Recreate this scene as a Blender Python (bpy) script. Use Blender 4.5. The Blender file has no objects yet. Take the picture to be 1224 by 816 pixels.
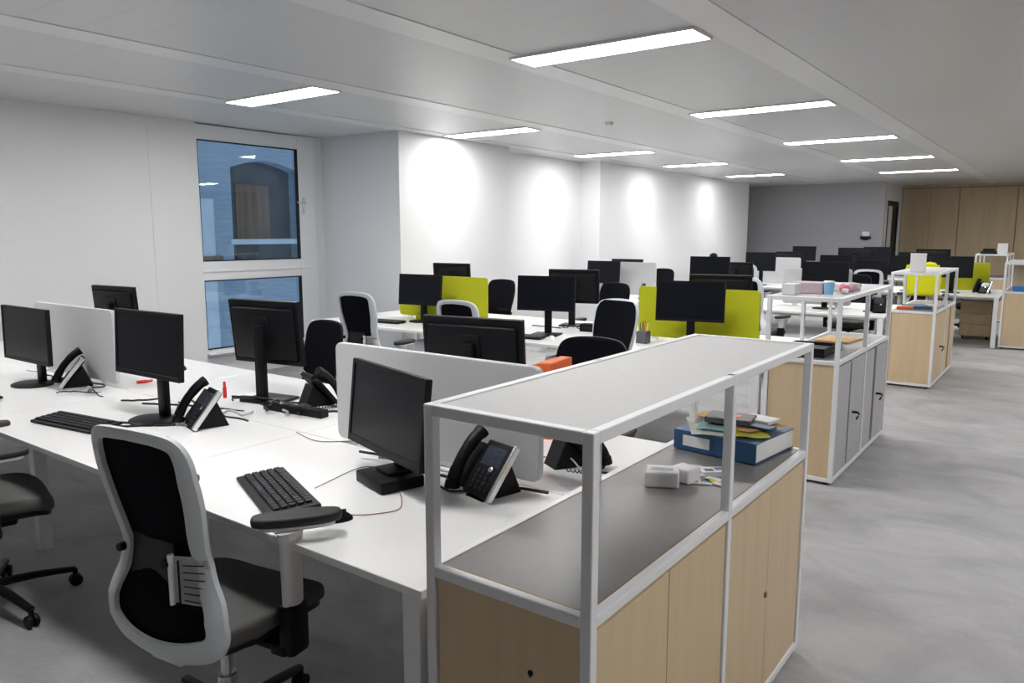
import bpy, bmesh, math, random
from mathutils import Vector, Matrix
R = math.radians
random.seed(7)
scn = bpy.context.scene
COL = scn.collection

# ------------------------------------------------------------------ camera, world, exposure
cam_d = bpy.data.cameras.new('camera')
cam = bpy.data.objects.new('camera', cam_d)
COL.objects.link(cam)
cam.location = (0.754, -1.297, 1.62)
cam.rotation_euler = (R(90 - 8.062), 0, R(36.513))
cam_d.sensor_width = 36
cam_d.lens = 26.667
cam_d.clip_start = 0.05
scn.camera = cam
w = bpy.data.worlds.new('dusk')
scn.world = w
w.use_nodes = True
w.node_tree.nodes['Background'].inputs[0].default_value = (0.42, 0.53, 0.65, 1)
w.node_tree.nodes['Background'].inputs[1].default_value = 1.6
scn.view_settings.view_transform = 'Standard'
scn.view_settings.look = 'None'
scn.view_settings.exposure = 0.0
scn.view_settings.gamma = 1.0
scn.view_settings.use_curve_mapping = False
LAMP = 36.0        # luminous strength of the ceiling panels
SPOT = 85.0       # watts of the wall-washing downlights
H = 2.8           # ceiling height
DZ = 0.74         # desk height


# ------------------------------------------------------------------ materials
def mat(name, color, rough=0.5, metal=0.0, spec=0.5, bump=None, noise=None, emis=None, alpha=None, trans=0.0):
    m = bpy.data.materials.new(name)
    m.use_nodes = True
    nt = m.node_tree
    b = nt.nodes['Principled BSDF']
    b.inputs['Base Color'].default_value = (*color, 1)
    b.inputs['Roughness'].default_value = rough
    b.inputs['Metallic'].default_value = metal
    b.inputs['Specular IOR Level'].default_value = spec
    b.inputs['Transmission Weight'].default_value = trans
    if alpha is not None:
        b.inputs['Alpha'].default_value = alpha
    tc = nt.nodes.new('ShaderNodeTexCoord')
    if noise:                                   # (scale, amount, (sx,sy,sz))
        mp = nt.nodes.new('ShaderNodeMapping')
        mp.inputs['Scale'].default_value = noise[2] if len(noise) > 2 else (1, 1, 1)
        nz = nt.nodes.new('ShaderNodeTexNoise')
        nz.inputs['Scale'].default_value = noise[0]
        nz.inputs['Detail'].default_value = 6
        rp = nt.nodes.new('ShaderNodeValToRGB')
        a = noise[1]
        rp.color_ramp.elements[0].position = 0.3
        rp.color_ramp.elements[1].position = 0.7
        rp.color_ramp.elements[0].color = (*[c * (1 - a) for c in color], 1)
        rp.color_ramp.elements[1].color = (*[min(1, c * (1 + a)) for c in color], 1)
        nt.links.new(tc.outputs['Object'], mp.inputs[0])
        nt.links.new(mp.outputs[0], nz.inputs['Vector'])
        nt.links.new(nz.outputs['Fac'], rp.inputs[0])
        nt.links.new(rp.outputs[0], b.inputs['Base Color'])
    if bump:
        nz2 = nt.nodes.new('ShaderNodeTexNoise')
        nz2.inputs['Scale'].default_value = bump[0]
        bp = nt.nodes.new('ShaderNodeBump')
        bp.inputs['Strength'].default_value = bump[1]
        bp.inputs['Distance'].default_value = 0.002
        nt.links.new(tc.outputs['Object'], nz2.inputs['Vector'])
        nt.links.new(nz2.outputs['Fac'], bp.inputs['Height'])
        nt.links.new(bp.outputs[0], b.inputs['Normal'])
    if emis:
        b.inputs['Emission Color'].default_value = (*emis[0], 1)
        b.inputs['Emission Strength'].default_value = emis[1]
    return m


M = {}
M['wall'] = mat('painted_plaster', (0.74, 0.75, 0.765), 0.75, bump=(60, 0.15))
M['wall_gray'] = mat('gray_paint', (0.40, 0.41, 0.43), 0.75, bump=(60, 0.15))
M['wall_dim'] = mat('warm_wall', (0.42, 0.39, 0.35), 0.8, bump=(60, 0.15))
M['desk'] = mat('white_laminate', (0.84, 0.84, 0.84), 0.35, spec=0.35, bump=(300, 0.05))
M['white_metal'] = mat('white_powder_coat', (0.78, 0.79, 0.82), 0.4, bump=(400, 0.05))
M['counter'] = mat('dark_gray_laminate', (0.185, 0.178, 0.178), 0.36, noise=(40, 0.04))
M['top_shelf'] = mat('light_gray_laminate', (0.50, 0.50, 0.50), 0.5, noise=(40, 0.03))
M['birch'] = mat('birch_veneer', (0.62, 0.475, 0.30), 0.45, noise=(3.0, 0.05, (9, 9, 0.6)), bump=(90, 0.08))
M['birch_edge'] = mat('veneer_edge', (0.28, 0.15, 0.06), 0.5, noise=(30, 0.2))
M['door_gray'] = mat('gray_door', (0.42, 0.42, 0.44), 0.45, noise=(20, 0.03))
M['closet'] = mat('closet_veneer', (0.47, 0.37, 0.24), 0.55, noise=(2.0, 0.07, (5, 5, 0.5)))
M['black'] = mat('black_plastic', (0.007, 0.007, 0.009), 0.45, spec=0.18, bump=(500, 0.1))
M['black_soft'] = mat('black_rubber', (0.02, 0.02, 0.022), 0.6, bump=(300, 0.15))
M['dark'] = mat('charcoal_plastic', (0.018, 0.019, 0.024), 0.45, spec=0.22, bump=(500, 0.1))
M['screen'] = mat('dark_display', (0.006, 0.007, 0.011), 0.28, spec=0.15, noise=(3, 0.1))
M['lcd'] = mat('phone_display', (0.045, 0.05, 0.075), 0.2, noise=(80, 0.2))
M['chrome'] = mat('silver_plastic', (0.75, 0.75, 0.76), 0.25, metal=0.8, noise=(20, 0.03))
M['mesh'] = mat('black_mesh_fabric', (0.007, 0.008, 0.014), 0.8, spec=0.2, bump=(900, 0.6), noise=(400, 0.3))
M['mesh_gray'] = mat('gray_mesh_fabric', (0.085, 0.088, 0.10), 0.8, bump=(900, 0.6), noise=(400, 0.2))
M['seat'] = mat('gray_seat_fabric', (0.095, 0.094, 0.092), 0.9, bump=(600, 0.5), noise=(200, 0.12))
M['chair_white'] = mat('pale_gray_plastic', (0.66, 0.70, 0.74), 0.38, bump=(400, 0.05))
M['arm_white'] = mat('white_plastic', (0.80, 0.80, 0.82), 0.35, bump=(400, 0.05))
M['screen_white'] = mat('pale_felt', (0.58, 0.59, 0.61), 0.85, bump=(500, 0.3))
M['screen_yellow'] = mat('lime_felt', (0.43, 0.455, 0.003), 0.85, bump=(500, 0.3), noise=(90, 0.04))
M['hivis'] = mat('bright_yellow_cloth', (0.75, 0.74, 0.005), 0.8, bump=(200, 0.3))
M['orange'] = mat('orange_card', (0.75, 0.14, 0.03), 0.6, noise=(30, 0.05))
M['red'] = mat('red_plastic', (0.65, 0.02, 0.02), 0.4, noise=(30, 0.05))
M['blue'] = mat('blue_binder_cover', (0.025, 0.085, 0.20), 0.45, noise=(30, 0.08))
M['blue_bright'] = mat('bright_blue_plastic', (0.03, 0.20, 0.60), 0.4, noise=(30, 0.05))
M['skyblue'] = mat('sky_blue_card', (0.22, 0.48, 0.72), 0.5, noise=(30, 0.05))
M['teal'] = mat('teal_card', (0.02, 0.26, 0.30), 0.5, noise=(30, 0.05))
M['paleteal'] = mat('pale_teal_card', (0.35, 0.58, 0.60), 0.6, noise=(30, 0.05))
M['manila'] = mat('manila_card', (0.80, 0.52, 0.22), 0.6, noise=(30, 0.05))
M['lime'] = mat('lime_card', (0.62, 0.60, 0.02), 0.6, noise=(30, 0.05))
M['cream'] = mat('cream_paper', (0.74, 0.78, 0.70), 0.7, noise=(30, 0.03))
M['paper'] = mat('white_paper', (0.80, 0.80, 0.80), 0.7, noise=(30, 0.02))
M['pages'] = mat('paper_block', (0.78, 0.78, 0.78), 0.8, noise=(60, 0.12, (0.2, 0.2, 12)))
M['slate'] = mat('slate_book_cover', (0.10, 0.10, 0.12), 0.5, noise=(30, 0.05))
M['coral'] = mat('coral_print', (0.85, 0.16, 0.10), 0.5, noise=(30, 0.05))
M['pink'] = mat('pink_plastic', (0.80, 0.20, 0.28), 0.4, noise=(30, 0.05))
M['clear_pink'] = mat('frosted_pinkish_plastic', (0.55, 0.44, 0.48), 0.35, noise=(20, 0.08), alpha=0.85)
M['clear_box'] = mat('frosted_clear_plastic', (0.74, 0.74, 0.78), 0.3, noise=(20, 0.04), alpha=0.85)
M['whitebox'] = mat('white_cardboard', (0.76, 0.76, 0.77), 0.5, noise=(30, 0.02))
M['peach'] = mat('peach_foam', (0.85, 0.52, 0.30), 0.7, noise=(30, 0.05))
M['lamp'] = mat('lit_diffuser', (0.9, 0.9, 0.9), 0.5, emis=((1.0, 0.985, 0.965), LAMP), noise=(2, 0.01))
M['rim'] = mat('luminaire_rim', (0.75, 0.75, 0.75), 0.4, noise=(20, 0.02))
M['cord'] = mat('black_cord', (0.015, 0.015, 0.017), 0.5, noise=(50, 0.1))
M['cord_gray'] = mat('gray_cord', (0.45, 0.45, 0.46), 0.5, noise=(50, 0.1))
M['cord_brown'] = mat('brown_cord', (0.35, 0.18, 0.12), 0.5, noise=(50, 0.1))
M['brick'] = mat('outside_brick', (0.33, 0.40, 0.48), 0.8, noise=(3, 0.15, (1, 1, 14)))
M['outdark'] = mat('outside_dark_glass', (0.06, 0.07, 0.08), 0.2, noise=(2, 0.3))
M['outbrown'] = mat('outside_curtain', (0.20, 0.12, 0.08), 0.8, noise=(2, 0.3, (8, 8, 0.4)))
M['outlight'] = mat('outside_stone', (0.62, 0.68, 0.74), 0.8, noise=(5, 0.06))
M['key'] = mat('key_metal', (0.25, 0.24, 0.22), 0.35, metal=0.9, noise=(60, 0.1))


def mat_floor():
    m = mat('mottled_gray_floor', (0.3, 0.3, 0.3), 0.62)
    nt = m.node_tree
    b = nt.nodes['Principled BSDF']
    tc = nt.nodes.new('ShaderNodeTexCoord')
    mp = nt.nodes.new('ShaderNodeMapping')
    mp.inputs['Scale'].default_value = (1.0, 1.6, 1)
    n1 = nt.nodes.new('ShaderNodeTexNoise'); n1.inputs['Scale'].default_value = 1.6; n1.inputs['Detail'].default_value = 9; n1.inputs['Roughness'].default_value = 0.62; n1.inputs['Distortion'].default_value = 0.8
    n2 = nt.nodes.new('ShaderNodeTexNoise'); n2.inputs['Scale'].default_value = 90; n2.inputs['Detail'].default_value = 3
    r1 = nt.nodes.new('ShaderNodeValToRGB')
    r1.color_ramp.elements[0].position = 0.34; r1.color_ramp.elements[0].color = (0.29, 0.29, 0.295, 1)
    r1.color_ramp.elements[1].position = 0.68; r1.color_ramp.elements[1].color = (0.43, 0.43, 0.435, 1)
    mx = nt.nodes.new('ShaderNodeMixRGB'); mx.blend_type = 'OVERLAY'; mx.inputs[0].default_value = 0.12
    nt.links.new(tc.outputs['Object'], mp.inputs[0]); nt.links.new(mp.outputs[0], n1.inputs['Vector']); nt.links.new(tc.outputs['Object'], n2.inputs['Vector'])
    nt.links.new(n1.outputs['Fac'], r1.inputs[0]); nt.links.new(r1.outputs[0], mx.inputs[1]); nt.links.new(n2.outputs['Fac'], mx.inputs[2])
    nt.links.new(mx.outputs[0], b.inputs['Base Color'])
    return m


def mat_ceiling():
    """satin metal planks running across the room, joints every 0.3 m"""
    m = mat('satin_ceiling_planks', (0.62, 0.62, 0.63), 0.34, spec=0.5)
    nt = m.node_tree
    b = nt.nodes['Principled BSDF']
    tc = nt.nodes.new('ShaderNodeTexCoord')
    sp = nt.nodes.new('ShaderNodeSeparateXYZ')
    md = nt.nodes.new('ShaderNodeMath'); md.operation = 'MODULO'; md.inputs[1].default_value = 0.3
    ad = nt.nodes.new('ShaderNodeMath'); ad.operation = 'ADD'; ad.inputs[1].default_value = 60.0
    lt = nt.nodes.new('ShaderNodeMath'); lt.operation = 'LESS_THAN'; lt.inputs[1].default_value = 0.006
    mx = nt.nodes.new('ShaderNodeMixRGB'); mx.inputs[1].default_value = (0.62, 0.62, 0.63, 1); mx.inputs[2].default_value = (0.52, 0.52, 0.53, 1)
    nt.links.new(tc.outputs['Object'], sp.inputs[0]); nt.links.new(sp.outputs['Y'], ad.inputs[0]); nt.links.new(ad.outputs[0], md.inputs[0])
    nt.links.new(md.outputs[0], lt.inputs[0]); nt.links.new(lt.outputs[0], mx.inputs[0]); nt.links.new(mx.outputs[0], b.inputs['Base Color'])
    return m


def mat_glass():
    m = bpy.data.materials.new('window_glass'); m.use_nodes = True
    nt = m.node_tree; nt.nodes.clear()
    o = nt.nodes.new('ShaderNodeOutputMaterial'); mx = nt.nodes.new('ShaderNodeMixShader')
    t = nt.nodes.new('ShaderNodeBsdfTransparent'); t.inputs[0].default_value = (0.80, 0.86, 0.9, 1)
    g = nt.nodes.new('ShaderNodeBsdfGlossy'); g.inputs['Roughness'].default_value = 0.02; g.inputs[0].default_value = (0.8, 0.9, 1, 1)
    lw = nt.nodes.new('ShaderNodeLayerWeight'); lw.inputs[0].default_value = 0.5
    pw = nt.nodes.new('ShaderNodeMath'); pw.operation = 'POWER'; pw.inputs[1].default_value = 4.0
    f = nt.nodes.new('ShaderNodeMath'); f.operation = 'MULTIPLY_ADD'; f.inputs[1].default_value = 0.6; f.inputs[2].default_value = 0.06
    nt.links.new(lw.outputs['Facing'], pw.inputs[0]); nt.links.new(pw.outputs[0], f.inputs[0])
    nt.links.new(f.outputs[0], mx.inputs[0]); nt.links.new(t.outputs[0], mx.inputs[1]); nt.links.new(g.outputs[0], mx.inputs[2]); nt.links.new(mx.outputs[0], o.inputs[0])
    return m


M['floor'] = mat_floor()
M['ceiling'] = mat_ceiling()
M['strip'] = mat('ceiling_strip', (0.72, 0.72, 0.73), 0.3, noise=(10, 0.01))
M['glass'] = mat_glass()


# ------------------------------------------------------------------ mesh helpers
def nb():
    return bmesh.new()


def box(bm, x0, x1, y0, y1, z0, z1, bev=0.0, seg=2, mtx=None):
    r = bmesh.ops.create_cube(bm, size=1)
    vs = r['verts']
    for v in vs:
        v.co = Vector(((x0 + x1) / 2 + v.co.x * (x1 - x0), (y0 + y1) / 2 + v.co.y * (y1 - y0), (z0 + z1) / 2 + v.co.z * (z1 - z0)))
    if bev > 0:
        es = list({e for v in vs for e in v.link_edges})
        r2 = bmesh.ops.bevel(bm, geom=es, offset=bev, segments=seg, affect='EDGES', profile=0.5)
        vs = list({v for f in r2['faces'] for v in f.verts} | {v for v in vs if v.is_valid})
    if mtx is not None:
        for v in vs:
            v.co = mtx @ v.co
    return vs


def prism(bm, pts, z0, z1, bev=0.0, seg=2, mtx=None):
    """extrude a polygon given in xy between z0 and z1"""
    lo = [bm.verts.new((p[0], p[1], z0)) for p in pts]
    hi = [bm.verts.new((p[0], p[1], z1)) for p in pts]
    n = len(pts)
    fs = [bm.faces.new(hi), bm.faces.new(lo[::-1])]
    for i in range(n):
        fs.append(bm.faces.new((lo[i], lo[(i + 1) % n], hi[(i + 1) % n], hi[i])))
    vs = lo + hi
    bmesh.ops.recalc_face_normals(bm, faces=fs)
    if bev > 0:
        es = list({e for f in fs[:2] for e in f.edges})
        r2 = bmesh.ops.bevel(bm, geom=es, offset=bev, segments=seg, affect='EDGES', profile=0.5)
        vs = list({v for f in r2['faces'] for v in f.verts} | {v for v in vs if v.is_valid})
    if mtx is not None:
        for v in vs:
            v.co = mtx @ v.co
    return vs


def spline(pts, n=6, closed=False):
    P = [Vector(p) for p in pts]
    out = []
    m = len(P)
    rng = m if closed else m - 1
    for i in range(rng):
        if closed:
            a, b, c, d = P[(i - 1) % m], P[i], P[(i + 1) % m], P[(i + 2) % m]
        else:
            a, b, c, d = P[max(i - 1, 0)], P[i], P[i + 1], P[min(i + 2, m - 1)]
        for k in range(n):
            t = k / n
            out.append(0.5 * ((2 * b) + (c - a) * t + (2 * a - 5 * b + 4 * c - d) * t * t + (3 * b - a - 3 * c + d) * t ** 3))
    if not closed:
        out.append(P[-1])
    return out


def tube(bm, pts, r, n=8, smooth=5, closed=False, flat=1.0):
    """round tube along points; r number or list"""
    path = spline(pts, smooth, closed) if smooth else [Vector(p) for p in pts]
    L = len(path)
    rings = []
    up = Vector((0, 0, 1))
    for i, p in enumerate(path):
        d = (path[min(i + 1, L - 1)] - path[max(i - 1, 0)])
        if d.length < 1e-9:
            d = Vector((0, 0, 1))
        d.normalize()
        ref = up if abs(d.z) < 0.95 else Vector((1, 0, 0))
        s = d.cross(ref).normalized()
        u = s.cross(d).normalized()
        rr = r if not isinstance(r, (list, tuple)) else r[0] + (r[-1] - r[0]) * i / max(1, L - 1) if len(r) == 2 else r[min(int(i / max(1, L - 1) * (len(r) - 1) + 0.5), len(r) - 1)]
        rings.append([bm.verts.new(p + s * rr * math.cos(2 * math.pi * k / n) + u * rr * flat * math.sin(2 * math.pi * k / n)) for k in range(n)])
    for i in range(L - 1 + (1 if closed else 0)):
        a, b = rings[i], rings[(i + 1) % L]
        for k in range(n):
            bm.faces.new((a[k], a[(k + 1) % n], b[(k + 1) % n], b[k]))
    if not closed:
        bm.faces.new(rings[0][::-1]); bm.faces.new(rings[-1])


def lathe(bm, prof, cx=0, cy=0, n=20, mtx=None, sx=1, sy=1):
    rings = []
    for r, z in prof:
        rings.append([bm.verts.new((cx + r * sx * math.cos(2 * math.pi * k / n), cy + r * sy * math.sin(2 * math.pi * k / n), z)) for k in range(n)])
    for a, b in zip(rings, rings[1:]):
        for k in range(n):
            bm.faces.new((a[k], a[(k + 1) % n], b[(k + 1) % n], b[k]))
    bm.faces.new(rings[0][::-1]); bm.faces.new(rings[-1])
    if mtx is not None:
        for rg in rings:
            for v in rg:
                v.co = mtx @ v.co


def obj(name, bm, m, parent=None, smooth=None, label=None):
    me = bpy.data.meshes.new(name)
    bmesh.ops.recalc_face_normals(bm, faces=bm.faces[:])
    bm.to_mesh(me)
    bm.free()
    me.materials.append(M[m] if isinstance(m, str) else m)
    o = bpy.data.objects.new(name, me)
    COL.objects.link(o)
    if smooth:
        me.polygons.foreach_set('use_smooth', [True] * len(me.polygons))
        md = o.modifiers.new('auto', 'EDGE_SPLIT')
        md.split_angle = R(smooth)
    if parent is not None:
        o.parent = parent
    if label:
        o['label'] = label
    return o


def thing(name, label, cat, loc=(0, 0, 0), rz=0.0, group=None):
    o = bpy.data.objects.new(name, None)
    o.empty_display_size = 0.1
    COL.objects.link(o)
    o.location = loc
    o.rotation_euler = (0, 0, rz)
    o['label'] = label
    o['category'] = cat
    if group:
        o['group'] = group
    return o


def tag(o, label, cat, group=None):
    o['label'] = label
    o['category'] = cat
    if group:
        o['group'] = group
    return o


def struct(name, bm, m, smooth=None):
    o = obj(name, bm, m, None, smooth)
    o['kind'] = 'structure'
    return o


def dup(root, loc, rz, label, group=None):
    r = root.copy(); COL.objects.link(r)
    r.location = loc; r.rotation_euler = (0, 0, rz); r['label'] = label
    if group:
        r['group'] = group
    for ch in list(root.children):
        c = ch.copy(); COL.objects.link(c); c.parent = r
        for g in list(ch.children):
            d = g.copy(); COL.objects.link(d); d.parent = c
    return r


# ------------------------------------------------------------------ the room
YB, XR, YF = 20.0, 4.6, -4.5
WX = -6.9
b = nb(); box(b, -7.1, XR, YF, YB + 0.2, -0.1, 0); struct('floor', b, 'floor')
b = nb(); box(b, -7.1, XR, YF, YB + 0.2, H, H + 0.1); struct('ceiling', b, 'ceiling')
for i, x in enumerate((-5.64, -4.27, -2.58, -1.10)):
    b = nb(); box(b, x, x + 0.24, YF, YB if x > -3 else 17.8, H - 0.006, H + 0.001, 0.002); struct('trim_%d' % (i + 1), b, 'strip')
# window-side wall: plain wall, pilaster with groove, window opening, then piers and recess
b = nb()
box(b, -7.1, WX, YF, 2.83, 0, H)
box(b, -7.1, WX - 0.004, 2.83, 2.845, 0, H)
box(b, -7.1, WX, 2.845, 3.37, 0, H)
box(b, -7.1, -6.99, 3.37, 4.96, 0, 0.30)          # under the window
box(b, -7.1, -6.99, 3.37, 4.96, 2.78, H)          # above it
box(b, -7.1, WX - 0.05, 4.96, 5.10, 0, H)
box(b, -7.1, -5.6, 5.10, 7.2, 0, H)               # pier
box(b, -7.1, -5.98, 7.2, 9.7, 0, H)               # recess
box(b, -7.1, -5.6, 9.7, 16.7, 0, H)               # long pier
box(b, -7.1, -6.9, 16.7, 17.9, 0, H)
struct('wall_left', b, 'wall')
b = nb(); box(b, -7.0, -2.87, 17.9, 18.0, 0, H); struct('wall_back', b, 'wall_gray')
# side of the block behind the grey wall, with the dark door opening
b = nb()
box(b, -2.99, -2.87, 18.0, 18.25, 0, H); box(b, -2.99, -2.87, 18.25, 19.9, 2.40, H); box(b, -2.99, -2.87, 19.75, 19.9, 0, 2.40)
struct('wall_back.001', b, 'wall')
b = nb(); box(b, -2.99, XR, YB, YB + 0.2, 0, H); struct('wall_back.002', b, 'wall_dim')
b = nb(); box(b, XR, XR + 0.1, YF, YB + 0.2, 0, H); struct('wall_right', b, 'wall_dim')
b = nb(); box(b, -7.1, XR, YF - 0.1, YF, 0, H); struct('wall_front', b, 'wall_dim')
b = nb()
for a in ((WX, WX + 0.012, YF, 3.37), (-5.6, -5.588, 5.1, 7.2), (-5.98, -5.968, 7.2, 9.7), (-5.6, -5.588, 9.7, 16.7)):
    box(b, a[0], a[1], a[2], a[3], 0, 0.08, 0.002)
struct('baseboard_left', b, 'white_metal')

# far dark glazed door with pale inner strip
b = nb(); box(b, -2.95, -2.90, 18.25, 18.33, 0, 2.40); box(b, -2.95, -2.90, 19.67, 19.75, 0, 2.40); box(b, -2.95, -2.90, 18.33, 19.67, 2.30, 2.40)
d1 = struct('door_1', b, 'black')
b = nb(); box(b, -2.94, -2.92, 18.33, 19.67, 0, 2.30); obj('door_leaf', b, 'black', d1)
b = nb(); box(b, -2.918, -2.90, 18.62, 19.0, 0.9, 2.28, 0.003); obj('light_panel', b, 'wall', d1, label='pale upright panel')
b = nb(); tube(b, [(-2.9, 19.55, 1.0), (-2.84, 19.55, 1.0), (-2.84, 19.45, 1.0)], 0.014, 8, 0); obj('door_handle', b, 'black', d1, 40)

# window
b = nb()
fx0, fx1 = -6.995, -6.93
box(b, fx0, fx1, 3.37, 4.96, 2.63, 2.79, 0.004); box(b, fx0, fx1, 3.37, 4.96, 1.11, 1.32, 0.004); box(b, fx0, fx1, 3.37, 4.96, 0.26, 0.34, 0.004)
box(b, fx0 - 0.003, fx1 + 0.003, 4.71, 4.965, 0.257, 2.793, 0.004); box(b, fx0 - 0.003, fx1 + 0.003, 3.36, 3.40, 0.257, 2.793, 0.003)
box(b, -6.94, -6.915, 3.37, 4.96, 1.20, 1.225, 0.003)
wn = struct('window_1', b, 'white_metal')
b = nb()
for z0, z1 in ((1.32, 2.63), (0.34, 1.11)):
    t = 0.012
    box(b, -6.955, -6.925, 3.40, 4.71, z1 - t, z1); box(b, -6.955, -6.925, 3.40, 4.71, z0, z0 + t); box(b, -6.955, -6.925, 4.71 - 0.03, 4.71, z0, z1); box(b, -6.955, -6.925, 3.40, 3.405, z0, z1)
obj('gasket', b, 'dark', wn)
b = nb(); box(b, -6.966, -6.958, 3.38, 4.72, 1.30, 2.65); obj('pane', b, 'glass', wn)
b = nb(); box(b, -6.966, -6.958, 3.38, 4.72, 0.32, 1.13); obj('pane', b, 'glass', wn)
b = nb(); box(b, -6.93, -6.915, 4.76, 4.79, 1.86, 2.06, 0.004); tube(b, [(-6.915, 4.775, 2.0), (-6.88, 4.775, 2.0), (-6.88, 4.65, 2.0)], 0.009, 8, 0)
lathe(b, [(0.012, 0), (0.012, 0.012)], mtx=Matrix.Translation((-6.915, 4.775, 1.9)) @ Matrix.Rotation(R(90), 4, 'Y'))
obj('window_handle', b, 'chrome', wn, 40)
b = nb(); box(b, -6.93, -6.86, 3.38, 4.95, 0.285, 0.305, 0.003); obj('window_sill', b, 'white_metal', wn)

# the house across the street, seen through the window
hs = thing('building', 'brick house front with an arched window seen outside through the office window', 'building', (-11, 6.5, -3))
b = nb()
box(b, -0.6, 0, -8, -0.02, 0, 9); box(b, -0.6, 0, 1.42, 9, 0, 9); box(b, -0.6, 0, -0.02, 1.42, 6.15, 9); box(b, -0.6, 0, -0.02, 1.42, 0, 3.85)
pts = [(-0.02, 5.75)] + [(-0.02 + 1.44 * k / 10, 5.75 + 0.15 * math.sin(math.pi * k / 10)) for k in range(11)] + [(1.42, 5.75), (1.42, 6.2), (-0.02, 6.2)]
mt = Matrix(((0, 0, 1, 0), (1, 0, 0, 0), (0, 1, 0, 0), (0, 0, 0, 1)))
seen = []
for p in pts:
    if not seen or (Vector(p) - Vector(seen[-1])).length > 1e-4:
        seen.append(p)
prism(b, seen, -0.5, 0, mtx=mt)
obj('facade', b, 'brick', hs)
b = nb(); box(b, -0.35, -0.30, 0, 1.4, 3.85, 6.15); wf = obj('window', b, 'outdark', hs)
b = nb(); box(b, -0.30, -0.28, 0.25, 0.95, 4.5, 5.5, 0.01); obj('curtain', b, 'outbrown', wf)
b = nb(); box(b, -0.3, 0.08, -0.1, 1.5, 4.44, 4.53, 0.01); obj('window_ledge', b, 'outlight', hs)
b = nb(); box(b, -0.0, 0.06, -3.0, -0.4, 0, 5.2, 0.01); box(b, 0.06, 0.09, -0.75, -0.45, 0, 5.2); obj('stone_bay', b, 'outlight', hs)
b = nb(); box(b, 0.0, 0.12, -3.5, -0.3, 3.95, 4.25, 0.01); obj('sign_band', b, 'outbrown', hs)

# closet doors across the far wall
cl = thing('storage_wall', 'floor to ceiling pale veneer cupboard wall at the far end of the room', 'cupboard', (-2.87, YB, 0))
b = nb(); box(b, 0, 7.4, -0.02, 0, 0, 2.74); obj('carcass', b, 'birch_edge', cl)
x = 0.02
for i, wd in enumerate((0.62, 0.62, 1.17, 1.17, 1.17, 1.17, 1.3)):
    b = nb(); box(b, x, x + wd - (0.006 if i == 0 else 0.02), -0.045, -0.02, 0.04, 2.72, 0.002)
    obj('door', b, 'closet', cl); x += wd
b = nb(); box(b, 0, 7.4, -0.05, 0, 2.74, H); obj('header', b, 'closet', cl)
# small dispenser on the grey wall
wp = thing('wall_dispenser', 'small black and white dispenser mounted high on the far grey wall', 'dispenser', (-3.22, 17.9, 1.50))
b = nb(); box(b, -0.08, 0.08, -0.07, 0, 0.06, 0.18, 0.015); obj('cover', b, 'white_metal', wp)
b = nb(); lathe(b, [(0.03, -0.02), (0.11, 0.01), (0.12, 0.05), (0.10, 0.07)], sy=0.5, cy=-0.06); obj('drip_tray', b, 'black', wp, 40)


# ------------------------------------------------------------------ ceiling lights
def panel(x0, x1, yc, label, grp='recessed ceiling light panels'):
    wdt = 0.27
    t = thing('ceiling_light', label, 'ceiling light', ((x0 + x1) / 2, yc, H), 0, grp)
    hx = (x1 - x0) / 2
    b = nb(); box(b, -hx, hx, -wdt / 2, wdt / 2, -0.016, -0.010); obj('diffuser', b, 'lamp', t)
    b = nb()
    for s in (-1, 1):
        box(b, -hx - 0.012, hx + 0.012, s * (wdt / 2 + 0.006) - 0.006, s * (wdt / 2 + 0.006) + 0.006, -0.019, 0, 0.001)
        box(b, s * (hx + 0.006) - 0.006, s * (hx + 0.006) + 0.006, -wdt / 2, wdt / 2, -0.019, 0, 0.001)
    obj('frame', b, 'rim', t)


rowA = ['largest ceiling light panel, in the top middle of the picture', 'second nearest light panel of the aisle-side row', 'third nearest light panel of the aisle-side row', 'second farthest light panel of the aisle-side row', 'farthest light panel of the aisle-side row, nearest the cupboard wall']
for k in range(-1, 5):
    y = 3.12 + 2.95 * k
    if k < 0:
        lab = 'light panel of the aisle-side row, behind the camera position %s' % ('nearer' if k == -1 else 'farther')
    else:
        lab = rowA[k]
    panel(-2.42, -1.13, y, lab)
rowB = ['light panel on the ceiling just in front of the window', 'light panel beside the first wall pier, second of the window-side row', 'light panel beside the wall recess, third of the window-side row']
for k in range(-1, 3):
    panel(-5.47, -4.27, 2.95 + 2.93 * k, 'light panel of the window-side row, behind the camera position %s' % ('nearer' if k == -1 else 'farther') if k < 0 else rowB[k])
panel(-5.15, -4.60, 11.2, 'left half of the split light panel before the last pair, window-side row')
panel(-4.54, -4.08, 11.2, 'right half of the split light panel before the last pair, window-side row')
panel(-5.15, -4.58, 14.15, 'left half of the farthest split light panel, window-side row')
panel(-4.52, -4.04, 14.15, 'right half of the farthest split light panel, window-side row')

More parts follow.
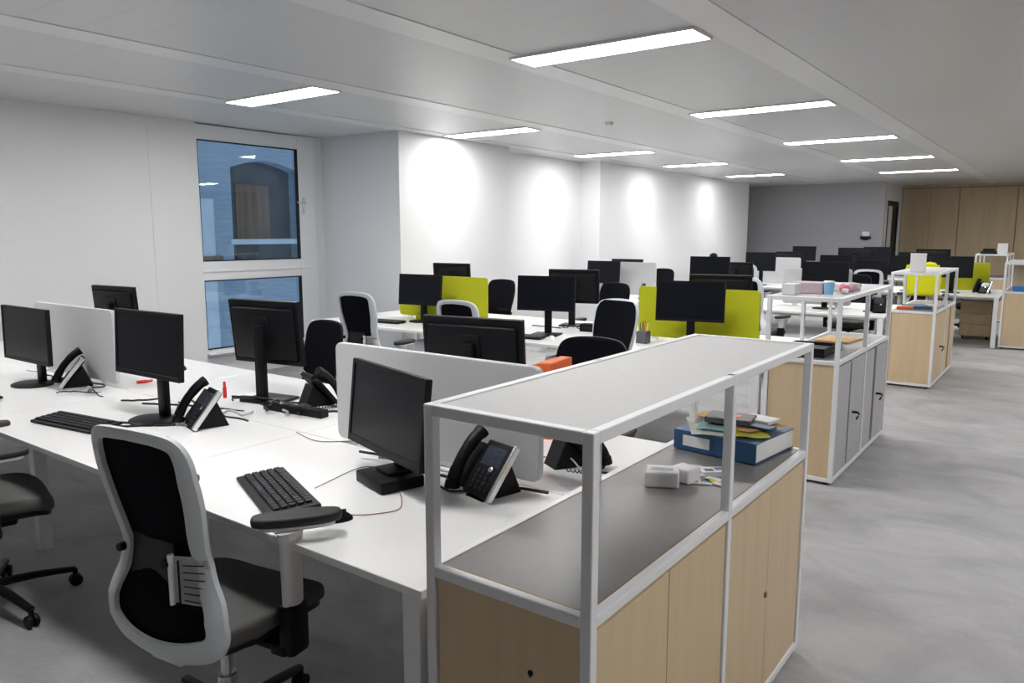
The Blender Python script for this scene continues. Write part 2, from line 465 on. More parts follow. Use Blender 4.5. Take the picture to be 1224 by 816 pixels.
for k in range(-1, 6):  # extra unseen row of panels, added to brighten the aisle floor
    panel(1.55, 2.85, 3.12 + 2.95 * k, 'added ceiling light over the aisle, %s from the near end, outside the picture' % ('first', 'second', 'third', 'fourth', 'fifth', 'sixth', 'seventh', 'eighth')[k + 1])
for i, (x, y, nm) in enumerate(((-5.27, 5.95, 'first wall pier'), (-5.62, 8.6, 'wall recess'), (-5.27, 11.85, 'near end of the long white wall'), (-5.27, 14.8, 'far end of the long white wall'))):
    t = thing('downlight', 'small round recessed downlight washing the ' + nm, 'downlight', (x, y, H), 0, 'wall washing downlights')
    b = nb(); lathe(b, [(0.055, -0.010), (0.055, 0), (0.045, 0)]); obj('ring', b, 'rim', t, 40)
    ld = bpy.data.lights.new('downlight_lamp', 'SPOT'); ld.energy = SPOT; ld.spot_size = R(95); ld.spot_blend = 0.7; ld.shadow_soft_size = 0.04; ld.color = (1, 0.98, 0.95)
    lo = bpy.data.objects.new('downlight_lamp', ld); COL.objects.link(lo); lo.parent = t
    lo.location = (0, 0, -0.03); lo.rotation_euler = (0, R(-24), 0)
t = thing('smoke_detector', 'tiny round smoke detector on the ceiling between the light rows', 'smoke detector', (-3.38, 6.03, H))
b = nb(); lathe(b, [(0.02, -0.035), (0.035, -0.03), (0.045, -0.01), (0.045, 0)]); obj('housing', b, 'rim', t, 40)


# ------------------------------------------------------------------ benches
def bench(name_lab, x0, x1, y0, nb_, depth=1.61, inset=0.28):
    t = thing('bench_desk', name_lab, 'desk', (x1, y0, 0), 0, 'rows of white bench desks')
    L = x1 - x0
    bay = L / nb_
    hd = depth / 2
    for k in range(nb_):
        for s in (0, 1):
            b = nb(); box(b, -bay * (k + 1) + 0.0015, -bay * k - 0.0015, s * hd + (0.003 if s else 0), hd * (s + 1) - (0 if s else 0.003), DZ - 0.025, DZ, 0.003)
            obj('tabletop', b, 'desk', t)
    b = nb()
    for y in (0.30, hd - 0.2, hd + 0.2, depth - 0.30):
        box(b, -L + 0.05, -0.05, y - 0.02, y + 0.02, DZ - 0.075, DZ - 0.026)
    obj('under_frame', b, 'white_metal', t)
    for k in range(nb_ + 1):
        end = k in (0, nb_)
        xx = -0.045 if k == 0 else (-L + 0.045 if k == nb_ else -bay * k)
        for s in (0, 1):
            iy = 0.035 if end else inset
            y = iy if s == 0 else depth - iy
            b = nb(); box(b, xx - 0.03, xx + 0.03, y - 0.03, y + 0.03, 0, DZ - 0.026, 0.003); obj('leg', b, 'white_metal', t)
        b = nb(); box(b, xx - 0.025, xx + 0.025, 0.06 if end else inset + 0.02, depth - (0.06 if end else inset + 0.02), DZ - 0.08, DZ - 0.03); obj('cross_rail', b, 'white_metal', t)
    return t


bench('nearest white bench desk, running from the open shelf unit to the window wall', -6.38, -0.485, 0, 4)
bench('second white bench desk, the one with lime divider screens', -5.55, -0.885, 3.73, 3)
bench('third white bench desk, behind the desk with lime screens', -5.30, -0.85, 7.61, 3)
bench('fourth white bench desk, reaching the open unit at the right picture edge', -5.1, -0.07, 11.45, 3)
bench('farthest white bench desk, before the grey wall', -5.1, -0.79, 15.3, 3)


def divider(x0, x1, y, z0, z1, m, label, grp):
    t = thing('desk_divider_screen', label, 'desk screen', ((x0 + x1) / 2, y, DZ), 0, grp)
    hw = (x1 - x0) / 2
    pts = []
    r = 0.03
    for cx, cz, a0 in ((hw - r, z1 - DZ - r, 0), (-hw + r, z1 - DZ - r, 90), (-hw + r, z0 - DZ + r, 180), (hw - r, z0 - DZ + r, 270)):
        for k in range(5):
            a = R(a0 + 90 * k / 4); pts.append((cx + r * math.cos(a), cz + r * math.sin(a)))
    b = nb(); prism(b, pts, -0.014, 0.014, 0.004, mtx=Matrix.Rotation(R(90), 4, 'X')); obj('panel', b, m, t)
    for s in (-1, 1):
        b = nb(); box(b, s * (hw - 0.15) - 0.03, s * (hw - 0.15) + 0.03, -0.011, 0.011, 0.0, z0 - DZ + 0.02, 0.002); obj('clamp', b, 'white_metal', t)


G1 = 'pale divider screens'; G2 = 'lime divider screens'
divider(-1.715, -0.675, 0.805, 0.765, 1.172, 'screen_white', 'long pale grey divider screen behind the nearest black monitor', G1)
divider(-4.64, -3.62, 0.805, 0.765, 1.19, 'screen_white', 'pale grey divider screen at far left, between two monitors facing the camera', G1)
divider(-5.05, -3.86, 4.53, 0.765, 1.195, 'screen_yellow', 'lime divider screen near the first wall pier', G2)
divider(-2.21, -1.175, 4.53, 0.765, 1.185, 'screen_yellow', 'lime divider screen just beyond the near open shelf unit', G2)
divider(-4.95, -3.93, 8.4, 0.765, 1.225, 'screen_white', 'pale divider screen on the third desk near the long white wall', G1)
divider(-2.18, -1.38, 8.4, 0.765, 1.20, 'screen_white', 'pale divider screen on the third desk nearest the aisle', G1)
divider(-3.90, -3.07, 12.25, 0.765, 1.215, 'screen_white', 'pale divider screen on the fourth desk, seen small before the grey wall', G1)
divider(-1.35, -0.28, 12.25, 0.765, 1.19, 'screen_yellow', 'lime divider screen on the fourth desk, far right of the picture', G2)


# ------------------------------------------------------------------ open shelf units
def unit(label, x0, y0, w, L, doors='birch', key=(0.07,), ajar=None, z0=0.02, ht=1.22, hm=0.817, extra=None, seams=None, back=None):
    t = thing('shelf_unit', label, 'shelf unit', (x0, y0, 0), 0, 'white framed storage units at the desk ends')
    P = 0.028
    for y in (0, L / 2 - P / 2, L - P):
        for x in (0, w - P):
            pw = P
            b = nb(); box(b, x, x + pw, y, y + pw, z0, ht, 0.003); obj('post', b, 'white_metal', t)
    b = nb()
    for z in (ht - P, hm - P, z0):
        for x in (0, w - P):
            box(b, x + 0.001, x + P - 0.001, P, L - P, z, z + P - (0.001 if z < ht - P else 0), 0.003)
        for y in (0, L - P):
            box(b, P, w - P, y + 0.001, y + P - 0.001, z, z + P - (0.001 if z < ht - P else 0), 0.003)
    obj('rail', b, 'white_metal', t)
    b = nb(); box(b, P, w - P, P, L - P, ht - 0.016, ht - 0.004); obj('top_shelf', b, 'top_shelf', t)
    b = nb(); box(b, P + 0.001, w - P - 0.001, P + 0.001, L - P - 0.001, hm - 0.018, hm - 0.003); c = obj('counter', b, 'counter', t)
    b = nb()
    box(b, P, w - P, P - 0.002, P + 0.004, hm - 0.02, hm - 0.002); box(b, P, P + 0.003, P, L - P, hm - 0.02, hm - 0.002); box(b, w - P - 0.003, w - P, P, L - P, hm - 0.02, hm - 0.002)
    obj('counter_edge', b, 'birch_edge', t)
    b = nb(); box(b, P + 0.004, w - P, 0.008, 0.024, z0 + P, hm - P - 0.002); p = obj('end_panel', b, 'birch', t)
    if key:
        b = nb(); lathe(b, [(0.007, 0), (0.007, 0.002)], n=12, mtx=Matrix.Translation((w - 0.16, 0.008, 0.638)) @ Matrix.Rotation(R(90), 4, 'X')); box(b, w - 0.1615, w - 0.1585, 0.003, 0.009, 0.629, 0.638); obj('keyhole', b, 'black', p)
    b = nb(); box(b, P + 0.004, w - P, L - 0.024, L - 0.008, z0 + P, hm - P - 0.002); obj('end_panel', b, 'birch', t)
    b = nb(); box(b, 0.008, 0.022, P, L - P, z0 + P, hm - P - 0.002); obj('back_panel', b, 'birch' if back is None else back, t)
    b = nb(); box(b, 0.024, w - 0.03, P, L - P, z0 + P, z0 + P + 0.016); box(b, 0.024, w - 0.03, L / 2 - 0.008, L / 2 + 0.008, z0 + P, hm - P); box(b, 0.024, w - 0.05, P, L - P, 0.42, 0.436)
    obj('inner_shelf', b, 'birch_edge', t)
    # doors: list of (ya, yb, lock y or None)
    for ya, yb, lk, hang in (seams or [(P + 0.003, L / 4 - 0.002, None, 0), (L / 4 + 0.002, L / 2 - P / 2 - 0.003, None, 0), (L / 2 + P / 2 + 0.003, 3 * L / 4 - 0.001, 3 * L / 4 - 0.02, 0), (3 * L / 4 + 0.001, L - P - 0.003, None, 0)]):
        b = nb(); box(b, w - 0.024, w - 0.007, ya, yb, z0 + P + 0.003, hm - P - 0.014, 0.001); d = obj('door', b, doors, t)
        if lk is not None:
            b = nb(); lathe(b, [(0.010, 0), (0.010, 0.006), (0.006, 0.008)], n=12, mtx=Matrix.Translation((w - 0.007, lk, 0.40)) @ Matrix.Rotation(R(90), 4, 'Y'))
            if hang:
                box(b, w + 0.0, w + 0.03, lk - 0.003, lk + 0.003, 0.392, 0.408, 0.001)
                tube(b, [(w + 0.028, lk, 0.40), (w + 0.034, lk + 0.01, 0.385), (w + 0.02, lk + 0.004, 0.35)], 0.012, 8, 3, flat=0.4)
            obj('lock', b, 'black' if hang else 'key', d, 40)
    b = nb()
    for x in (0.05, w - 0.05):
        for y in (0.05, L - 0.05):
            lathe(b, [(0.018, 0), (0.018, 0.012), (0.008, 0.013), (0.008, z0)], x, y, 12)
    obj('foot', b, 'black_soft', t, 40)
    return t


P = 0.028
unit('nearest white framed shelf unit with birch doors and an empty grey top shelf, right foreground', -0.47, 0, 0.47, 1.603)
unit('second shelf unit, with grey doors and dangling keys, plastic boxes on its top shelf', -0.87, 3.735, 0.47, 1.61, doors='door_gray', key=None,
     seams=[(P + 0.003, 0.37, None, 0), (0.41, 0.787, 0.50, 1), (0.817, 1.12, None, 0), (1.20, 1.575, 1.27, 1)])
unit('third shelf unit, with birch doors and a white carton standing on its top shelf', -0.82, 7.61, 0.45, 1.594, key=None,
     seams=[(P + 0.003, 0.39, None, 0), (0.394, 0.78, 0.50, 1), (0.81, 1.16, None, 0), (1.27, 1.56, None, 0)])
u4 = unit('shelf unit cut by the right picture edge, with a wood panel in its upper shelf', -0.05, 11.453, 0.47, 1.6, key=None)
b = nb(); box(b, 0.08, 0.45, 0.5, 0.516, 0.82, 1.18, 0.001); obj('upper_panel', b, 'closet', u4)
unit('farthest shelf unit, standing before the cupboard wall', -0.77, 15.3, 0.52, 1.6, key=None, ht=1.25)


# ------------------------------------------------------------------ task chairs
def fz(z):       # depth of the back (behind the seat centre is negative y)
    pts = [(1.08, -0.290), (0.95, -0.270), (0.80, -0.235), (0.70, -0.210), (0.62, -0.222), (0.54, -0.250), (0.47, -0.252), (0.42, -0.238), (0.38, -0.210), (0.3, -0.15)]
    for (a, ya), (c, yc) in zip(pts, pts[1:]):
        if z >= c:
            k = min(1, max(0, (a - z) / (a - c)))
            k2 = k
            return ya + (yc - ya) * k2
    return pts[-1][1]


OUT = [(0.0, 1.085), (0.10, 1.08), (0.165, 1.062), (0.196, 1.015), (0.203, 0.93), (0.198, 0.85), (0.184, 0.77), (0.180, 0.71), (0.200, 0.64), (0.234, 0.575), (0.250, 0.50), (0.222, 0.44), (0.15, 0.405), (0.07, 0.385), (0.0, 0.38)]
BW = [0.032, 0.034, 0.038, 0.044, 0.050, 0.051, 0.050, 0.048, 0.048, 0.052, 0.058, 0.066, 0.072, 0.076, 0.076]


def chair(style, label, pad=0.70, padrot=0.0, group='office task chairs', lift=0.0):
    pad -= lift
    t = thing('task_chair', label, 'chair', (0, 0, 0), 0, group)
    fm = 'chair_white' if style == 'white' else 'black'
    arm_m = 'arm_white' if style == 'white' else 'dark'
    # outline loop
    half = [Vector((x, 0, z)) for x, z in OUT]
    sp = spline(half, 4)
    bw = []
    n = len(OUT)
    for i in range(len(sp)):
        f = i / 4; k = min(int(f), n - 2); bw.append(BW[k] + (BW[k + 1] - BW[k]) * (f - k))
    loopP = [(p.x, p.z, bw[i]) for i, p in enumerate(sp)]
    loop = loopP + [(-x, z, q) for x, z, q in loopP[-2:0:-1]]
    N = len(loop)
    sec = [(0, -1), (0.18, -1.25), (0.5, -1.35), (0.82, -1.25), (1, -1), (1.0, 0.6), (0.5, 1), (0, 0.6)]
    b = nb(); rings = []
    inner = []
    for i, (x, z, q) in enumerate(loop):
        a = loop[i - 1]; c = loop[(i + 1) % N]
        tx, tz = c[0] - a[0], c[1] - a[1]
        l = math.hypot(tx, tz); nx, nz = tz / l, -tx / l      # outward flips to inward below
        if nx * x + nz * (z - 0.73) > 0:
            nx, nz = -nx, -nz
        inner.append((x + nx * q, z + nz * q))
        rg = []
        for s, d in sec:
            px, pz = x + nx * q * s, z + nz * q * s
            rg.append(b.verts.new((px, fz(pz) + 0.8 * px * px + d * 0.010, pz)))
        rings.append(rg)
    for i in range(N):
        a, c = rings[i], rings[(i + 1) % N]
        for k in range(len(sec)):
            b.faces.new((a[k], a[(k + 1) % len(sec)], c[(k + 1) % len(sec)], c[k]))
    obj('back_frame', b, fm, t, 50)
    # mesh panel stretched over the front of the frame
    b = nb()
    zs = [1.078 - 0.006, 1.068, 1.05, 1.02] + [1.0 - 0.025 * k for k in range(23)] + [0.425, 0.41, 0.40]

    def hw(z):
        for (x0, z0, _), (x1, z1, _) in zip(loopP, loopP[1:]):
            if z0 >= z >= z1:
                return x0 + (x1 - x0) * (z0 - z) / max(1e-6, z0 - z1)
        return 0.02
    rows = []
    for z in zs:
        h = max(0.02, hw(z) - 0.013)
        rows.append([b.verts.new((h * u / 6, fz(z) + 0.8 * (h * u / 6) ** 2 + 0.013, z)) for u in range(-6, 7)])
    for a, c in zip(rows, rows[1:]):
        for k in range(12):
            b.faces.new((a[k], a[k + 1], c[k + 1], c[k]))
    bmesh.ops.solidify(b, geom=b.faces[:], thickness=0.004)
    obj('mesh_back', b, 'mesh', t, 60)
    # lumbar support: pale slotted bracket on one side, wide dark pad behind the mesh
    b = nb()
    y0 = fz(0.64)
    cols = 8
    def lum(u, z, off):
        x = 0.055 + 0.125 * u
        return (x, y0 - 0.006 + 0.8 * x * x + off, z + 0.012 * u)
    for off in (0,):
        g = [[b.verts.new(lum(i / cols, 0.565 + 0.145 * j / 6 - 0.03 * (i / cols) * (1 - j / 6), 0)) for i in range(cols + 1)] for j in range(7)]
        for j in range(6):
            for i in range(cols):
                b.faces.new((g[j][i], g[j][i + 1], g[j + 1][i + 1], g[j + 1][i]))
    bmesh.ops.solidify(b, geom=b.faces[:], thickness=0.008)
    lb = obj('lumbar_support', b, arm_m, t, 50, 'pale slotted lumbar bracket')
    b = nb()
    for k in range(7):
        z = 0.572 + 0.019 * k
        tube(b, [lum(u, z - 0.02 * u * (1 - k / 6), -0.007) for u in (0.42, 0.7, 0.95)], 0.0017, 5, 0)
    tube(b, [lum(0.30, 0.575, -0.008), lum(0.30, 0.70, -0.008)], 0.003, 6, 0)
    obj('slot', b, 'black', lb)
    b = nb(); tube(b, [lum(0.06, 0.568, -0.004), lum(0.06, 0.715, -0.004)], 0.010, 8, 0, flat=0.8); obj('bracket_edge', b, arm_m, lb, 40)
    b = nb(); box(b, -0.16, 0.06, y0 + 0.004, y0 + 0.010, 0.57, 0.74, 0.002)
    for v in b.verts:
        v.co.y += 0.8 * v.co.x ** 2
    obj('lumbar_pad', b, 'dark', t)
    for s in (-1, 1):
        b = nb(); xk = 0.052 if s > 0 else -0.165; lathe(b, [(0.010, -0.008), (0.014, 0), (0.012, 0.018)], n=12, mtx=Matrix.Translation((xk, fz(0.69) + 0.8 * xk * xk - 0.016, 0.69)) @ Matrix.Rotation(R(90), 4, 'X')); obj('knob', b, 'black', t, 40)
    # spine from frame bottom under the seat
    b = nb()
    prism(b, [(-0.05, -0.05), (0.05, -0.05), (0.075, -0.17), (0.06, -0.215), (-0.06, -0.215), (-0.075, -0.17)], 0.368, 0.396, 0.008)
    obj('back_support', b, fm if style == 'white' else 'black', t, 40)
    # seat
    def slab(z0, z1, grow, rr):
        pts = []
        hx, hy = 0.245 + grow, 0.235 + grow
        for k in range(40):
            a = 2 * math.pi * k / 40
            c, s = math.cos(a), math.sin(a)
            e = 0.42
            pts.append((hx * math.copysign(abs(c) ** e, c) * (0.93 if s < -0.3 else 1), 0.02 + hy * math.copysign(abs(s) ** e, s)))
        bb = nb(); prism(bb, pts, z0, z1, rr, 4)
        for v in bb.verts:
            v.co.z -= 0.9 * max(0, v.co.y - 0.12) ** 2 * 2 - 0.25 * v.co.x ** 2
        return bb
    obj('seat', slab(0.425, 0.485, 0, 0.022), 'seat', t, 50)
    obj('seat_shell', slab(0.405, 0.428, -0.012, 0.008), 'black', t, 50)
    b = nb(); box(b, -0.09, 0.09, -0.13, 0.12, 0.345, 0.405, 0.015); box(b, -0.27, 0.27, -0.04, 0.04, 0.378, 0.402, 0.008); tube(b, [(0.1, 0.02, 0.37), (0.24, 0.03, 0.365)], 0.008, 8, 0)
    obj('mechanism', b, 'black', t, 40)
    b = nb(); lathe(b, [(0.03, 0.10), (0.03, 0.24), (0.019, 0.242), (0.019, 0.35 + max(0, lift))], n=16); obj('column', b, 'chrome' if style == 'white' else 'black', t, 40)
    # arms
    for s in (-1, 1):
        xx = s * 0.292
        b = nb(); box(b, xx - 0.027, xx + 0.027, -0.040, 0.040, 0.37, 0.53, 0.014); box(b, min(xx, s * 0.235), max(xx, s * 0.235), -0.045, 0.045, 0.37, 0.405, 0.008)
        ar = obj('arm', b, 'black', t, 40)
        b = nb(); lathe(b, [(0.021, 0.495), (0.023, 0.51), (0.025, pad - 0.05), (0.030, pad - 0.018), (0.034, pad - 0.012)], xx, 0, 20, sy=1.55)
        obj('arm_sleeve', b, arm_m, ar, 40)
        b = nb()
        mt = Matrix.Translation((xx, 0.03, 0)) @ Matrix.Rotation(-padrot * (1 if s > 0 else 0.1), 4, 'Z')
        pts = []
        for k in range(28):
            a = 2 * math.pi * k / 28
            c, sn = math.cos(a), math.sin(a)
            pts.append((0.045 * math.copysign(abs(c) ** 0.6, c), 0.13 * math.copysign(abs(sn) ** 0.8, sn)))
        prism(b, pts, pad - 0.002, pad + 0.026, 0.010, 3, mtx=mt)
        for v in b.verts:
            pass
        obj('arm_pad', b, 'black_soft', ar, 40)
        b = nb(); prism(b, [(p[0] * 0.9, p[1] * 0.85) for p in pts], pad - 0.014, pad - 0.002, 0.004, 2, mtx=mt)
        obj('pad_plate', b, arm_m, ar, 40)
    # base
    b = nb(); lathe(b, [(0.045, 0.06), (0.05, 0.075), (0.04, 0.13), (0.032, 0.15)], n=16); obj('hub', b, 'black', t, 40)
    for k in range(5):
        a = R(72 * k + 20)
        dx, dy = math.cos(a), math.sin(a)
        b = nb(); tube(b, [(0.03 * dx, 0.03 * dy, 0.105), (0.18 * dx, 0.18 * dy, 0.098), (0.33 * dx, 0.33 * dy, 0.078)], [0.026, 0.017], 8, 4, flat=0.75)
        lg = obj('leg', b, 'black', t, 40)
        b = nb()
        for s in (-1, 1):
            lathe(b, [(0.010, -0.009), (0.026, -0.008), (0.028, 0), (0.026, 0.008), (0.010, 0.009)], n=14, mtx=Matrix.Translation((0.33 * dx - s * 0.013 * dy, 0.33 * dy + s * 0.013 * dx, 0.028)) @ Matrix.Rotation(a + math.pi / 2, 4, 'Z') @ Matrix.Rotation(R(90), 4, 'Y'))
        tube(b, [(0.33 * dx, 0.33 * dy, 0.03), (0.33 * dx, 0.33 * dy, 0.08)], 0.011, 8, 0)
        obj('caster', b, 'black', lg, 40)
    for ch in list(t.children):
        if ch.name.split('.')[0] not in ('leg', 'column', 'hub'):
            for q in [ch] + list(ch.children):
                q.data.transform(Matrix.Translation((0, 0, lift)))
    return t


c1 = chair('white', 'large task chair with pale frame and black mesh back, left foreground, seen from behind', pad=0.785, padrot=R(45), lift=0.02)
c1.location = (-1.305, -0.035, 0); c1.rotation_euler = (0, 0, R(9))
c2 = chair('white', 'task chair cut off by the left picture edge, only arm, seat and base showing', pad=0.735, lift=0.03)
c2.location = (-2.94, -0.14, 0); c2.rotation_euler = (0, 0, R(-14))
c3 = chair('white', 'pale framed task chair between the window pier and the second desk', lift=0.065)
c3.location = (-4.06, 3.22, 0); c3.rotation_euler = (0, 0, R(8))
c6 = chair('white', 'task chair with thin pale rim turned to the camera, right of the paired monitors', lift=0.09)
c6.location = (-1.84, 3.10, 0); c6.rotation_euler = (0, 0, R(165))
for src, loc, a, lab in [(c2, (-3.12, 3.44, 0), 4, 'pale framed task chair whose curved top shows before the left lime screen'),
      (c3, (-2.10, 7.26, 0), -15, 'pale rimmed task chair just right of the right lime screen'),
      (c3, (-3.5, 10.95, 0), 0, 'small distant task chair with pale rim behind the monitors left of the grey wall'),
      (c2, (-1.68, 10.9, 0), 5, 'distant pale rimmed task chair with grey back, left of the third shelf unit'),
      (c2, (-0.72, 13.4, 0), 190, 'task chair whose black star base shows beneath the fourth desk at right')]:
    dup(src, loc, R(a), lab)
cb = chair('black', 'all black task chair behind the monitor seen from the back, near the window', pad=0.62, lift=-0.04)
cb.location = (-3.30, 1.78, 0); cb.rotation_euler = (0, 0, R(175))
cc = chair('black', 'all black chair whose top edge shows above the near shelf unit', pad=0.66)
cc.location = (-1.22, 1.86, 0); cc.rotation_euler = (0, 0, R(186))
for src, loc, a, lab in [(cc, (-4.75, 5.68, 0), 180, 'black chair back showing just right of the left lime screen'),
      (cc, (-3.38, 5.92, 0), 172, 'black chair behind the pale rimmed chair turned to the camera'),
      (cc, (-1.62, 9.45, 0), 180, 'black chair beyond the third desk, its base seen through the second unit'),
      (cc, (-4.48, 9.5, 0), 178, 'black chair at the right edge of the pale screen near the long white wall')]:
    dup(src, loc, R(a), lab)


# ------------------------------------------------------------------ monitors
def monitor(label, x, y, zb, yaw, w, h, tilt=4, back=False, stand='round', bez=0.014, pole=None, base_off=None, box_base=False):
    """x,y,zb: lower centre of the panel; front faces local -y, or +y when seen from behind"""
    rz = R(yaw) + (math.pi if back else 0)
    t = thing('monitor', label, 'monitor', (x, y, DZ), rz, 'desk monitors')
    z0 = zb - DZ
    tl = R(tilt)
    mt = Matrix.Translation((0, 0, z0)) @ Matrix.Rotation(-tl, 4, 'X')
    b = nb(); box(b, -w / 2, w / 2, 0, 0.022, 0, h, 0.004, mtx=mt); obj('casing', b, 'black', t)
    b = nb(); box(b, -w * 0.455, w * 0.455, 0.018, 0.036, h * 0.07, h * 0.90, 0.014, 2, mtx=mt); bk = obj('rear_housing', b, 'black', t, 50)
    b = nb(); box(b, -0.055, 0.055, 0.034, 0.044, h * 0.40, h * 0.76, 0.004, mtx=mt); obj('mount_plate', b, 'black', bk)
    b = nb(); box(b, -w / 2 + bez, w / 2 - bez, -0.0015, 0.004, bez * 1.5, h - bez, mtx=mt); obj('display', b, 'screen', t)
    b = nb()
    for s1, s2 in ((-1, 0), (1, 0), (0, 1), (0, -1)):
        if s1:
            box(b, s1 * (w / 2 - bez / 2) - bez / 2, s1 * (w / 2 - bez / 2) + bez / 2, -0.005, 0.001, 0, h, 0.001, 1, mtx=mt)
        elif s2 > 0:
            box(b, -w / 2 + bez, w / 2 - bez, -0.005, 0.001, h - bez, h, 0.001, 1, mtx=mt)
        else:
            box(b, -w / 2 + bez, w / 2 - bez, -0.005, 0.001, 0, bez * 1.5, 0.001, 1, mtx=mt)
    obj('bezel', b, 'black', t)
    pz = z0 + h * 0.62
    b = nb(); box(b, -0.032, 0.032, 0.062, 0.092, 0.012, pz, 0.006); tube(b, [(0, 0.04, pz - 0.05), (0, 0.075, pz - 0.05)], 0.03, 12, 0); obj('pole', b, 'black', t, 40)
    b = nb()
    if box_base:
        box(b, -0.10, 0.10, -0.055, 0.115, 0, 0.042, 0.006)
        box(b, -0.05, 0.05, 0.0, 0.10, 0.042, 0.055, 0.004)
    elif stand == 'round':
        lathe(b, [(0.125, 0), (0.125, 0.008), (0.115, 0.013), (0.04, 0.018)], 0, 0.02, 32, sy=0.85)
    else:
        box(b, -0.12, 0.12, -0.075, 0.125, 0, 0.016, 0.006)
    obj('base', b, 'black', t, 40)
    return t


monitor('near black monitor on a small box base before the long pale screen', -1.155, 0.51, 0.85, -17, 0.545, 0.31, 6, box_base=True, bez=0.018)
monitor('black monitor on a round foot, left of centre, above the corded phone', -2.71, 0.50, 0.955, 2, 0.54, 0.31, 3)
monitor('black monitor cut off by the left picture edge', -4.13, 0.53, 0.88, 1, 0.58, 0.32, 1)
monitor('tall stand monitor seen from behind in front of the window', -2.655, 1.15, 0.94, 10, 0.475, 0.34, 6, back=True, stand='square')
monitor('monitor seen small above the far left pale screen', -4.82, 1.42, 0.93, 6, 0.50, 0.32, 4, back=True)
monitor('monitor seen from behind over the top of the long pale screen', -1.42, 1.36, 0.945, 9, 0.52, 0.305, 5, back=True, stand='square')
monitor('black monitor overlapping the left lime screen', -4.53, 4.27, 0.91, 7, 0.52, 0.31, 5)
monitor('small monitor rising behind the left lime screen', -4.84, 5.15, 0.98, 6, 0.49, 0.32, 4, back=True)
monitor('left one of the paired monitors in the middle, keyboard before it', -2.93, 4.17, 0.955, 15, 0.53, 0.305, 4, stand='square')
monitor('right one of the paired monitors in the middle, seen from behind', -3.12, 4.95, 0.96, 15, 0.50, 0.325, 4, back=True, stand='square')
monitor('dark grey monitor between the two parts of the right lime screen', -1.63, 4.24, 0.945, 13, 0.53, 0.315, 4, stand='square')
monitor('monitor peeking over the right lime screen from the far side', -1.66, 4.95, 0.955, 11, 0.52, 0.325, 4, back=True)
monitor('monitor left of the pale screen on the third desk', -4.62, 8.12, 0.93, 2, 0.51, 0.315, 5)
monitor('monitor rising behind the pale screen on the third desk', -4.66, 8.95, 0.93, 5, 0.50, 0.32, 4, back=True)
monitor('distant monitor above the right lime screen, beside the long white wall', -3.02, 8.05, 1.01, 7, 0.51, 0.325, 4)
monitor('dark monitor half hidden right of the one above the lime screen', -3.00, 8.95, 0.93, -4, 0.50, 0.31, 4, back=True)
monitor('wide dark monitor against the long pale distant screen nearest the aisle', -1.62, 8.12, 0.985, 5, 0.52, 0.31, 4)
monitor('small distant monitor at the corner of the long white and grey walls', -3.62, 11.80, 0.99, 4, 0.51, 0.32, 4)
monitor('small distant monitor just above a pale screen before the grey wall', -3.38, 12.7, 0.99, -5, 0.50, 0.32, 4, back=True)
monitor('distant monitor right of centre before the grey wall, lower of the dark cluster', -2.40, 11.85, 0.96, 5, 0.50, 0.32, 4)
monitor('distant monitor at the right end of the dark cluster before the grey wall', -2.28, 12.65, 1.06, 5, 0.55, 0.33, 4, back=True)
monitor('distant black monitor below the right end of the dark cluster', -1.88, 11.9, 0.90, 3, 0.50, 0.31, 4)
monitor('monitor beside the right lime screen of the fourth desk, far right', -0.74, 11.85, 0.97, 1, 0.55, 0.32, 5)
monitor('higher small monitor in front of the cupboard wall, far right', -1.12, 12.75, 1.06, -6, 0.50, 0.32, 4, back=True)
monitor('low dark monitor left of the far right pair', -1.32, 11.9, 0.97, 2, 0.50, 0.32, 4)
monitor('farthest tiny monitor standing out against the grey wall', -3.99, 15.7, 1.05, -5, 0.50, 0.31, 4)
monitor('farthest dark monitor low before the door, right of the dark cluster', -2.55, 15.75, 1.03, 0, 0.52, 0.33, 4)
monitor('farthest dark monitor directly before the dark door', -1.9, 15.8, 0.93, 0, 0.52, 0.33, 4)


t = thing('webcam', 'small domed black camera on top of the distant monitor above the right lime screen', 'webcam', (-2.98, 8.08, 1.335))
b = nb(); lathe(b, [(0.05, 0), (0.05, 0.012), (0.04, 0.035), (0.015, 0.045)], n=20); obj('body', b, 'black', t, 50)
b = nb(); lathe(b, [(0.012, 0), (0.012, 0.006)], n=12, mtx=Matrix.Translation((0, -0.043, 0.02)) @ Matrix.Rotation(R(90), 4, 'X')); obj('lens', b, 'screen', t)

